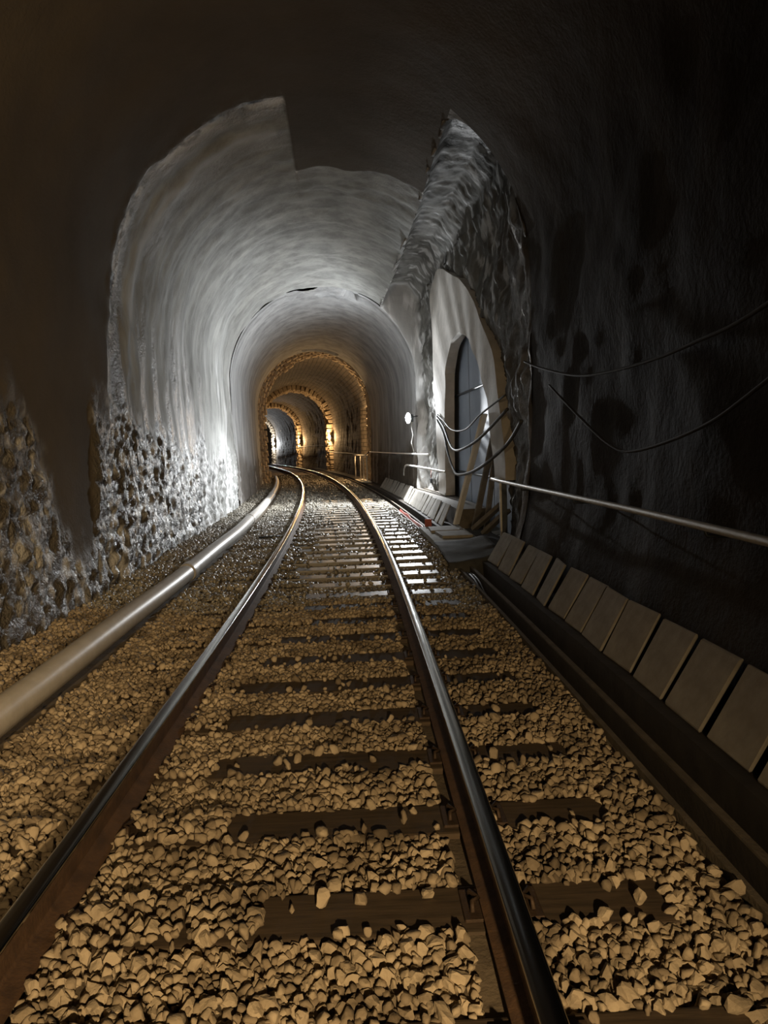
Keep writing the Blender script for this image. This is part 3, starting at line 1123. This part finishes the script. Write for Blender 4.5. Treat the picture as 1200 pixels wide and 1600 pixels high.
# ---- grey drain pipe on the left
def pipe():
    P_O, P_Z, r = -1.72, 0.125, 0.098
    root = empty('drain_pipe', W(P_O, 1.5, 0.0))
    tag(root, 'long grey ribbed drain pipe lying beside the left wall', 'pipe')
    inv = Matrix.Translation(root.location).inverted()

    def wob(y):
        return P_O - 0.07 * max(0, (y - 14) / 14)
    joints = [0.8, 9.0, 15.7, 24.0, 40.0]
    for a, b in zip(joints[:-1], joints[1:]):
        if b > 30:
            step, rib = 0.25, 0.0
        else:
            step, rib = 0.022, 0.0022
        ys = np.arange(a, b, step)
        pts = [W(wob(q), q, P_Z + 0.006 * math.sin(q * 1.3)) for q in ys]
        rs = [r + (rib if k % 2 else -rib) for k in range(len(ys))]
        ob = MB().tube(pts, rs, 18).build('pipe_section', M['pipe'], None, smooth=True)
        ob.parent = root
        ob.matrix_parent_inverse = inv
    for j in joints[1:-1]:
        ys = np.linspace(j - 0.14, j + 0.14, 9)
        rr = [r + 0.004] + [r + 0.014] * 2 + [r + 0.018] + [r + 0.014] + [r + 0.018] + [r + 0.014] * 2 + [r + 0.004]
        ob = MB().tube([W(wob(q), q, P_Z + 0.006 * math.sin(q * 1.3)) for q in ys], rr, 18).build('coupling', M['pipe'], None, smooth=True)
        ob.parent = root
        ob.matrix_parent_inverse = inv


pipe()


def run(name, pts, r, mat, label, cat, group=None, n=8, parts=None):
    """a tube or cable through points (o, y, z), smoothed"""
    P = [np.array(p, float) for p in pts]
    out = []
    for i in range(len(P) - 1):
        p0, p1, p2, p3 = P[max(i - 1, 0)], P[i], P[i + 1], P[min(i + 2, len(P) - 1)]
        for t in np.linspace(0, 1, 8, endpoint=False):
            out.append(0.5 * ((2 * p1) + (-p0 + p2) * t + (2 * p0 - 5 * p1 + 4 * p2 - p3) * t * t + (-p0 + 3 * p1 - 3 * p2 + p3) * t ** 3))
    out.append(P[-1])
    ob = MB().tube([W(*q) for q in out], r, n).build(name, mat, None, smooth=True)
    if label:
        tag(ob, label, cat, group)
    return ob


# ---- handrails
def handrail(name, pts, r, brackets, label, wall_o):
    root = empty(name, W(pts[0][0], pts[0][1], 0))
    tag(root, label, 'handrail')
    inv = Matrix.Translation(root.location).inverted()
    kids = [run('tube', pts, r, M['steel'], None, None, n=10)]
    for (o, y, z) in brackets:
        kids.append(MB().tube([W(o, y, z), W(o + 0.02, y, z - 0.05), W(wall_o, y, z - 0.06)], 0.010, 6).build('bracket', M['dark_steel'], None, smooth=True))
    for k in kids:
        k.parent = root
        k.matrix_parent_inverse = inv


handrail('handrail', [(2.18, 1.6, 1.04), (2.18, 3.4, 1.05), (2.19, 5.0, 1.055), (2.18, 6.4, 1.055), (2.20, 8.0, 1.05), (2.22, 9.55, 1.05), (2.3, 10.4, 1.04)], 0.024,
         [(2.18, 3.9, 1.05), (2.18, 6.3, 1.055), (2.2, 8.3, 1.05)], 'long pale handrail tube on the dark near wall', 2.42)
handrail('handrail', [(2.22, 21.5, 0.70), (2.22, 21.35, 0.90), (2.23, 21.0, 1.00), (2.24, 20.0, 1.01), (2.34, 18.0, 0.99), (2.42, 16.2, 0.97), (2.44, 15.66, 0.97)], 0.026,
         [(2.24, 20.3, 1.0), (2.40, 16.6, 0.98)], 'short bent handrail tube below the first lamp', 2.62)
handrail('handrail', [(2.28, 32.2, 1.36), (2.28, 28.0, 1.34), (2.28, 24, 1.33), (2.28, 20.6, 1.33), (2.36, 17.4, 1.32)], 0.024,
         [(2.28, 30, 1.35), (2.28, 25, 1.335), (2.28, 20.8, 1.33)], 'thin straight tube on the concrete wall beyond the first lamp', 2.5)

# ---- hanging cables
run('cable', [(2.30, 8.4, 2.45), (2.30, 7.69, 2.30), (2.30, 6.6, 2.12), (2.30, 5.81, 2.06), (2.30, 4.9, 2.05), (2.30, 4.23, 2.08), (2.30, 3.58, 2.14), (2.3, 2.4, 2.4)], 0.012, M['dim_cable'],
    'upper thin cable sagging on the dark near wall', 'cable', 'sagging cables')
run('cable', [(2.30, 7.4, 2.1), (2.30, 6.46, 1.75), (2.30, 5.7, 1.5), (2.30, 5.17, 1.45), (2.30, 4.22, 1.58), (2.30, 3.57, 1.77), (2.3, 2.4, 2.2)], 0.011, M['dim_cable'],
    'lower thin cable sagging on the dark near wall', 'cable', 'sagging cables')
run('cable', [(2.50, 17.0, 2.25), (2.50, 16.2, 2.10), (2.42, 14.6, 1.84), (2.40, 13.0, 1.80), (2.40, 11.6, 2.0), (2.48, 10.2, 2.2)], 0.014, M['grey_cable'],
    'highest cable slung across the side doorway', 'cable', 'sagging cables')
run('cable', [(2.50, 17.0, 2.20), (2.50, 16.1, 1.95), (2.42, 15.0, 1.62), (2.33, 13.96, 1.46), (2.24, 12.6, 1.45), (2.33, 11.4, 1.62), (2.48, 10.1, 2.0)], 0.022, M['grey_cable'],
    'thick middle cable slung across the side doorway', 'cable', 'sagging cables')
run('cable', [(2.50, 17.0, 2.12), (2.50, 16.1, 1.78), (2.40, 15.0, 1.36), (2.30, 13.8, 1.08), (2.20, 12.6, 1.02), (2.26, 11.2, 1.16), (2.4, 9.9, 1.5), (2.40, 9.0, 1.8)], 0.024, M['grey_cable'],
    'lowest cable looped across the side doorway', 'cable', 'sagging cables')
run('cable', [(2.32, 33.0, 1.35), (2.25, 34.5, 1.2), (2.25, 40, 1.25), (2.25, 48, 1.3), (2.2, 51, 1.35), (2.2, 53.0, 1.4), (2.3, 54.5, 1.8), (2.3, 62, 1.85), (2.3, 72, 1.8), (2.3, 86, 1.75)], 0.03, M['grey_cable'],
    'pale cable running along the far right wall past the stone rings', 'cable')
for j, (oo, rr, lab) in enumerate(((1.652, 0.018, 'cable against the outer kerb'), (1.690, 0.014, 'cable against the divider'))):
    run('trough_cable', [(oo, 1.2, -0.195), (oo + 0.01, 3.5, -0.20), (oo - 0.005, 6.0, -0.20), (oo, 7.4, -0.17), (oo, 8.1, -0.03), (oo + 0.005, 8.5, -0.01), (oo + 0.01, 8.85, -0.03)], rr, M['cable'],
        'black ' + lab + ' in the open trough, rising below the rubber mat', 'cable', 'trough cables')
run('trough_cable', [(1.84, 1.2, -0.165), (1.835, 4, -0.165), (1.845, 7, -0.165), (1.84, 8.85, -0.165)], 0.055, M['cable'],
    'thick black cable in the inner channel below the near slabs', 'cable', 'trough cables')

# ---- side door: plastered surround and steel sheets behind it in haze blue
def door():
    root = empty('door_1', W(2.6, 14.0, 0.4))
    tag(root, 'tall arched side doorway with pale rendered surround', None, None, 'structure')
    inv = Matrix.Translation(root.location).inverted()

    def adopt(ob):
        ob.parent = root
        ob.matrix_parent_inverse = inv
        return ob
    n = len(RO)
    V, Fc = [], []
    for k in range(n):
        for q, rim in ((RO, 0), (RI, 1)):
            for o in (2.53, 2.74):
                jj = 0.012 * math.sin(k * 1.7 + rim * 2)
                V.append(W(o + (0.0 if o > 2.6 else 0.01 * math.sin(k * 0.9)), q[k][0] + jj, q[k][1]))
    for k in range(n - 1):
        a, b = 4 * k, 4 * k + 4
        Fc += [(a, b, b + 2, a + 2), (a + 2, b + 2, b + 3, a + 3), (a + 1, a + 3, b + 3, b + 1), (a, a + 1, b + 1, b)]
    Fc += [(0, 2, 3, 1), (4 * n - 4, 4 * n - 3, 4 * n - 1, 4 * n - 2)]
    adopt(link('surround', mesh('surround', V, Fc), M['frame'], None, False))
    for j, (a, b) in enumerate(((10.7, 12.75), (12.78, 14.85), (14.88, 17.0))):
        sh = MB()
        c = W(2.85, (a + b) / 2, 2.0)
        sh.box(c, (0.02, b - a, 4.1), Matrix.Rotation(heading((a + b) / 2), 3, 'Z'))
        adopt(sh.build('steel_sheet', M['door'], None))
    for z in (0.95, 2.6):
        adopt(MB().tube([W(2.815, q, z) for q in (10.9, 12.5, 14.0, 15.5, 16.6)], 0.025, 8).build('cross_rail', M['dark_steel'], None, smooth=True))
    # steel posts that carry the foot of the surround
    adopt(MB().box(W(2.58, 16.35, 0.24), (0.10, 0.12, 0.46)).build('foot_post', M['dark_steel'], None, bevel=0.006))
    adopt(MB().box(W(2.58, 10.95, 0.53), (0.10, 0.14, 0.96)).build('foot_post', M['dark_steel'], None, bevel=0.006))
    adopt(MB().box(W(2.50, 10.75, 0.53), (0.03, 0.05, 0.96)).build('foot_post', M['steel'], None, bevel=0.004))
    adopt(MB().box(W(2.50, 10.9, 1.00), (0.06, 0.45, 0.05)).build('foot_bracket', M['steel'], None, bevel=0.004))


door()


def plank(a, b, wid, thk, mat, label, group='planks at the side door'):
    a, b = W(*a), W(*b)
    d = (b - a)
    R = d.to_track_quat('Z', 'Y').to_matrix()
    ob = MB().box((0, 0, d.length / 2), (wid, thk, d.length)).build('plank', mat, None, bevel=0.006)
    ob.matrix_world = Matrix.Translation(a) @ R.to_4x4()
    return tag(ob, label, 'plank', group)


plank((2.10, 12.45, 0.19), (2.52, 11.9, 2.02), 0.12, 0.05, M['timber'], 'bright long plank leaning in the side doorway')
plank((2.50, 12.9, 0.06), (2.77, 12.3, 1.75), 0.12, 0.04, M['old_timber'], 'dark grey plank leaning behind the bright one in the doorway')
plank((2.58, 12.3, 0.06), (2.72, 12.0, 1.5), 0.10, 0.04, M['old_timber'], 'short grey plank near the near jamb of the side doorway')
plank((2.28, 11.75, 0.18), (2.66, 11.35, 0.60), 0.16, 0.06, M['old_timber'], 'stubby pale board propped at the foot of the near jamb')
plank((2.42, 11.65, 0.12), (2.72, 11.25, 0.50), 0.14, 0.06, M['old_timber'], 'stubby dark board propped behind the stubby pale one')

# ---- crossing in front of the door
def quad_slab(name, o0, o1, y0, y1, z, thk, mat, label, cat, group=None, skew=0.0):
    n = 8
    ys = np.linspace(y0, y1, n)
    V = []
    for q in ys:
        f = (q - y0) / (y1 - y0)
        for (o, zz) in ((o0 + skew * f, z - thk), (o1 + skew * f, z - thk), (o1 + skew * f, z), (o0 + skew * f, z)):
            V.append(W(o, q, zz))
    Fc = []
    for k in range(n - 1):
        for j in range(4):
            a, b = 4 * k + j, 4 * k + (j + 1) % 4
            Fc.append((a, b, b + 4, a + 4))
    Fc += [(0, 3, 2, 1), (4 * n - 4, 4 * n - 3, 4 * n - 2, 4 * n - 1)]
    return tag(link(name, mesh(name, V, Fc), mat, None, False), label, cat, group)


quad_slab('crossing_slab', 1.50, 2.19, 10.15, 12.75, 0.135, 0.075, M['slab'], 'broad concrete plate bridging the trough before the side door', 'slab')
quad_slab('paving_slab', 1.58, 2.05, 11.75, 12.35, 0.177, 0.04, M['slab'], 'thin paving slab on the crossing plate, farther of two', 'slab', 'paving slabs on the crossing', 0.03)
quad_slab('paving_slab', 1.66, 2.12, 11.0, 11.65, 0.177, 0.04, M['slab'], 'thin paving slab on the crossing plate, nearer of two', 'slab', 'paving slabs on the crossing', -0.03)


def mat_drape():
    ys = np.linspace(9.0, 10.5, 24)
    os_ = np.linspace(1.46, 2.20, 14)
    Y, O = np.meshgrid(ys, os_, indexing='ij')
    Z = 0.150 - 0.07 * sstep(10.2, 9.1, Y) + 0.018 * fbm(Y * 2.5, O * 2.5, 0.2, 151, 2) + 0.05 * sstep(1.9, 2.2, O)
    Y2 = Y + 0.35 * sstep(1.5, 2.2, O) * sstep(10.0, 9.0, Y)
    P = world(O, Y2, Z)
    # hanging front edge
    hang = [world(os_, Y2[0] - 0.03 * k + 0.02 * np.sin(os_ * 20), Z[0] - 0.075 * k) for k in range(4, 0, -1)]
    P = np.concatenate([np.array(hang), P])
    ob = link('rubber_mat', grid_mesh('rubber_mat', P, flip=True), M['rubber'])
    sd = ob.modifiers.new('thick', 'SOLIDIFY')
    sd.thickness = 0.012
    tag(ob, 'dark rubber mat draped over the trough in front of the side door', 'mat')


mat_drape()


def red_sheet():
    ys = np.linspace(12.9, 18.2, 40)
    v = np.linspace(0, 1, 7)
    Y, Vv = np.meshgrid(ys, v, indexing='ij')
    O = 1.632 + 0.08 * Vv + 0.008 * np.sin(Y * 5)
    Z = -0.10 + 0.10 * Vv ** 1.5 + 0.012 * np.sin(Y * 3 + Vv * 2)
    ob = link('red_sheet', grid_mesh('red_sheet', world(O, Y, Z), flip=True), M['red'])
    ob.modifiers.new('thick', 'SOLIDIFY').thickness = 0.006
    tag(ob, 'red plastic sheet lining the trough below the far slabs', 'sheet')


red_sheet()
t = empty('marker_post', W(1.67, 12.82, -0.22))
MB().box((0, 0, 0.24), (0.12, 0.03, 0.48)).build('board', M['red'], t, bevel=0.004)
tag(t, 'small red marker board standing in the trough by the crossing', 'marker')
t = empty('hanging_tag', W(2.56, 18.6, 0.70))
MB().tube([(0, 0, 0.0), (0.0, 0.01, 0.12), (0.01, 0, 0.24)], 0.006, 5).build('cord', M['red'], t, smooth=True)
MB().box((0, 0, -0.05), (0.05, 0.08, 0.12)).build('tag_plate', M['dark_steel'], t, bevel=0.01)
tag(t, 'small dark tag hanging on a red cord below the first lamp', 'tag')
b = MB().tube([W(-1.30, 13.0, 0.035), W(-1.05, 13.05, 0.04), W(-0.95, 13.1, 0.035)], 0.018, 8).build('iron_bar', M['dark_steel'], None, smooth=True)
tag(b, 'short dark iron bar lying on ballast beside the grey pipe', 'bar')

# ---- railing at the first stone ring
t = empty('railing', W(2.1, 32.0, 0.05))
tag(t, 'small pale metal railing on boards at the first stone ring', 'railing')
inv = Matrix.Translation(t.location).inverted()
kids = []
for yy in (32.0, 33.4, 34.7, 36.9):
    kids.append(MB().tube([W(2.1, yy, 0.09), W(2.1, yy, 1.18)], 0.028, 8).build('post', M['timber'], None, smooth=True))
kids.append(MB().tube([W(2.1, q, 1.19) for q in (31.7, 33.0, 34.5, 37.2)], 0.028, 8).build('top_rail', M['timber'], None, smooth=True))
for j, oo in enumerate((1.85, 2.0, 2.15)):
    kids.append(MB().box(W(oo, 33.0, 0.075), (0.13, 3.0, 0.04), Matrix.Rotation(heading(33.0), 3, 'Z')).build('board', M['timber'], None))
for k in kids:
    k.parent = t
    k.matrix_parent_inverse = inv


# ---- tunnel lamps
def lamp(o, y, z, color, strength, spot, point, label, drop, aim=None, lens_r=0.12):
    root = empty('tunnel_lamp', W(o, y, z), heading(y))
    tag(root, label, 'lamp', 'lamps along the right wall')
    # local: -x across the tunnel, -y towards the camera
    MB().box((0.06, 0.02, 0.0), (0.10, 0.16, 0.20)).build('housing', M['dark_steel'], root, bevel=0.012, segs=2)
    MB().tube([(0.10, 0.03, 0.02), (0.16, 0.03, 0.05), (0.24, 0.03, 0.05)], 0.014, 6).build('bracket', M['dark_steel'], root, smooth=True)
    fr = Matrix.Translation((-0.015, -0.03, 0)) @ Matrix.Rotation(math.radians(-90), 4, 'Y') @ Matrix.Rotation(math.radians(20), 4, 'X')
    em = emit_mat('lamp_glow', color, strength)
    MB().lathe([(0.0, lens_r), (0.025, lens_r * 0.95), (0.05, lens_r * 0.7), (0.062, lens_r * 0.3)], 14, fr).build('lens', em, root, smooth=True)
    MB().lathe([(-0.01, lens_r * 1.25), (0.012, lens_r * 1.25), (0.012, lens_r * 1.05), (-0.01, lens_r * 1.05)], 14, fr).build('rim', M['steel'], root, smooth=False)
    cab = MB().tube([(0.08, 0.03, -0.10), (0.06, 0.04, -0.2), (0.10, 0.04, -0.45), (0.05, 0.03, -0.65), (0.11, 0.03, -drop)], 0.013, 6)
    cab.build('supply_cable', M['white_tube'], root, smooth=True)
    c = W(o, y, z)
    f = Matrix.Rotation(heading(y), 3, 'Z')
    p = c + f @ Vector((-0.13, -0.05, 0.0))
    lights = []
    if spot:                                   # floodlight across the tunnel, and the part of its beam that grazes the recess
        lights.append(add_light('lamp_beam', 'SPOT', p, spot, color, 0.05, c + f @ Vector((-5.0, 0.3, 0.9)), 146, 0.35))
        lights.append(add_light('lamp_beam', 'SPOT', p, spot * 1.35, color, 0.05, c + f @ Vector((-4.6, -4.1, 0.9)), 60, 0.8))
        lights.append(add_light('lamp_beam', 'SPOT', p, spot * 3.2, color, 0.05, c + f @ Vector((-2.0, -1.7, -3.2)), 112, 0.35))
        lights.append(add_light('lamp_beam', 'SPOT', p, spot * 1.1, color, 0.05, c + f @ Vector((0.75, -7.0, -0.15)), 24, 0.8))
        lights.append(add_light('lamp_beam', 'SPOT', p, spot * 2.4, color, 0.05, c + f @ Vector((1.3, -6.0, 2.5)), 46, 0.8))
    if point:
        lights.append(add_light('lamp_spill', 'POINT', p, point, color, 0.05))
    for l in lights:
        l.parent = root
        l.matrix_parent_inverse = (Matrix.Translation(root.location) @ Matrix.Rotation(heading(y), 4, 'Z')).inverted()
    return root


COLD = (0.94, 0.975, 1.0)
SODIUM = (1.0, 0.62, 0.28)
lamp(2.20, 19.85, 2.29, COLD, 400, 580, 60, 'nearest tunnel lamp, cold white, on the edge of the rock recess', 0.9)
lamp(2.28, 50.75, 2.36, SODIUM, 60, 0, 300, 'second tunnel lamp, warm, on the second stone ring', 0.8, lens_r=0.13)
lamp(2.28, 69.25, 2.40, SODIUM, 60, 0, 420, 'third tunnel lamp, warm, on the third stone ring', 0.8, lens_r=0.15)
lamp(2.28, 86.25, 2.42, COLD, 60, 0, 700, 'farthest tunnel lamp, cold white, at the end of the view', 0.9, lens_r=0.17)
lamp(2.66, 35.3, 2.30, SODIUM, 60, 0, 420, 'warm lamp hidden in the bay behind the first stone ring', 0.8, lens_r=0.1)
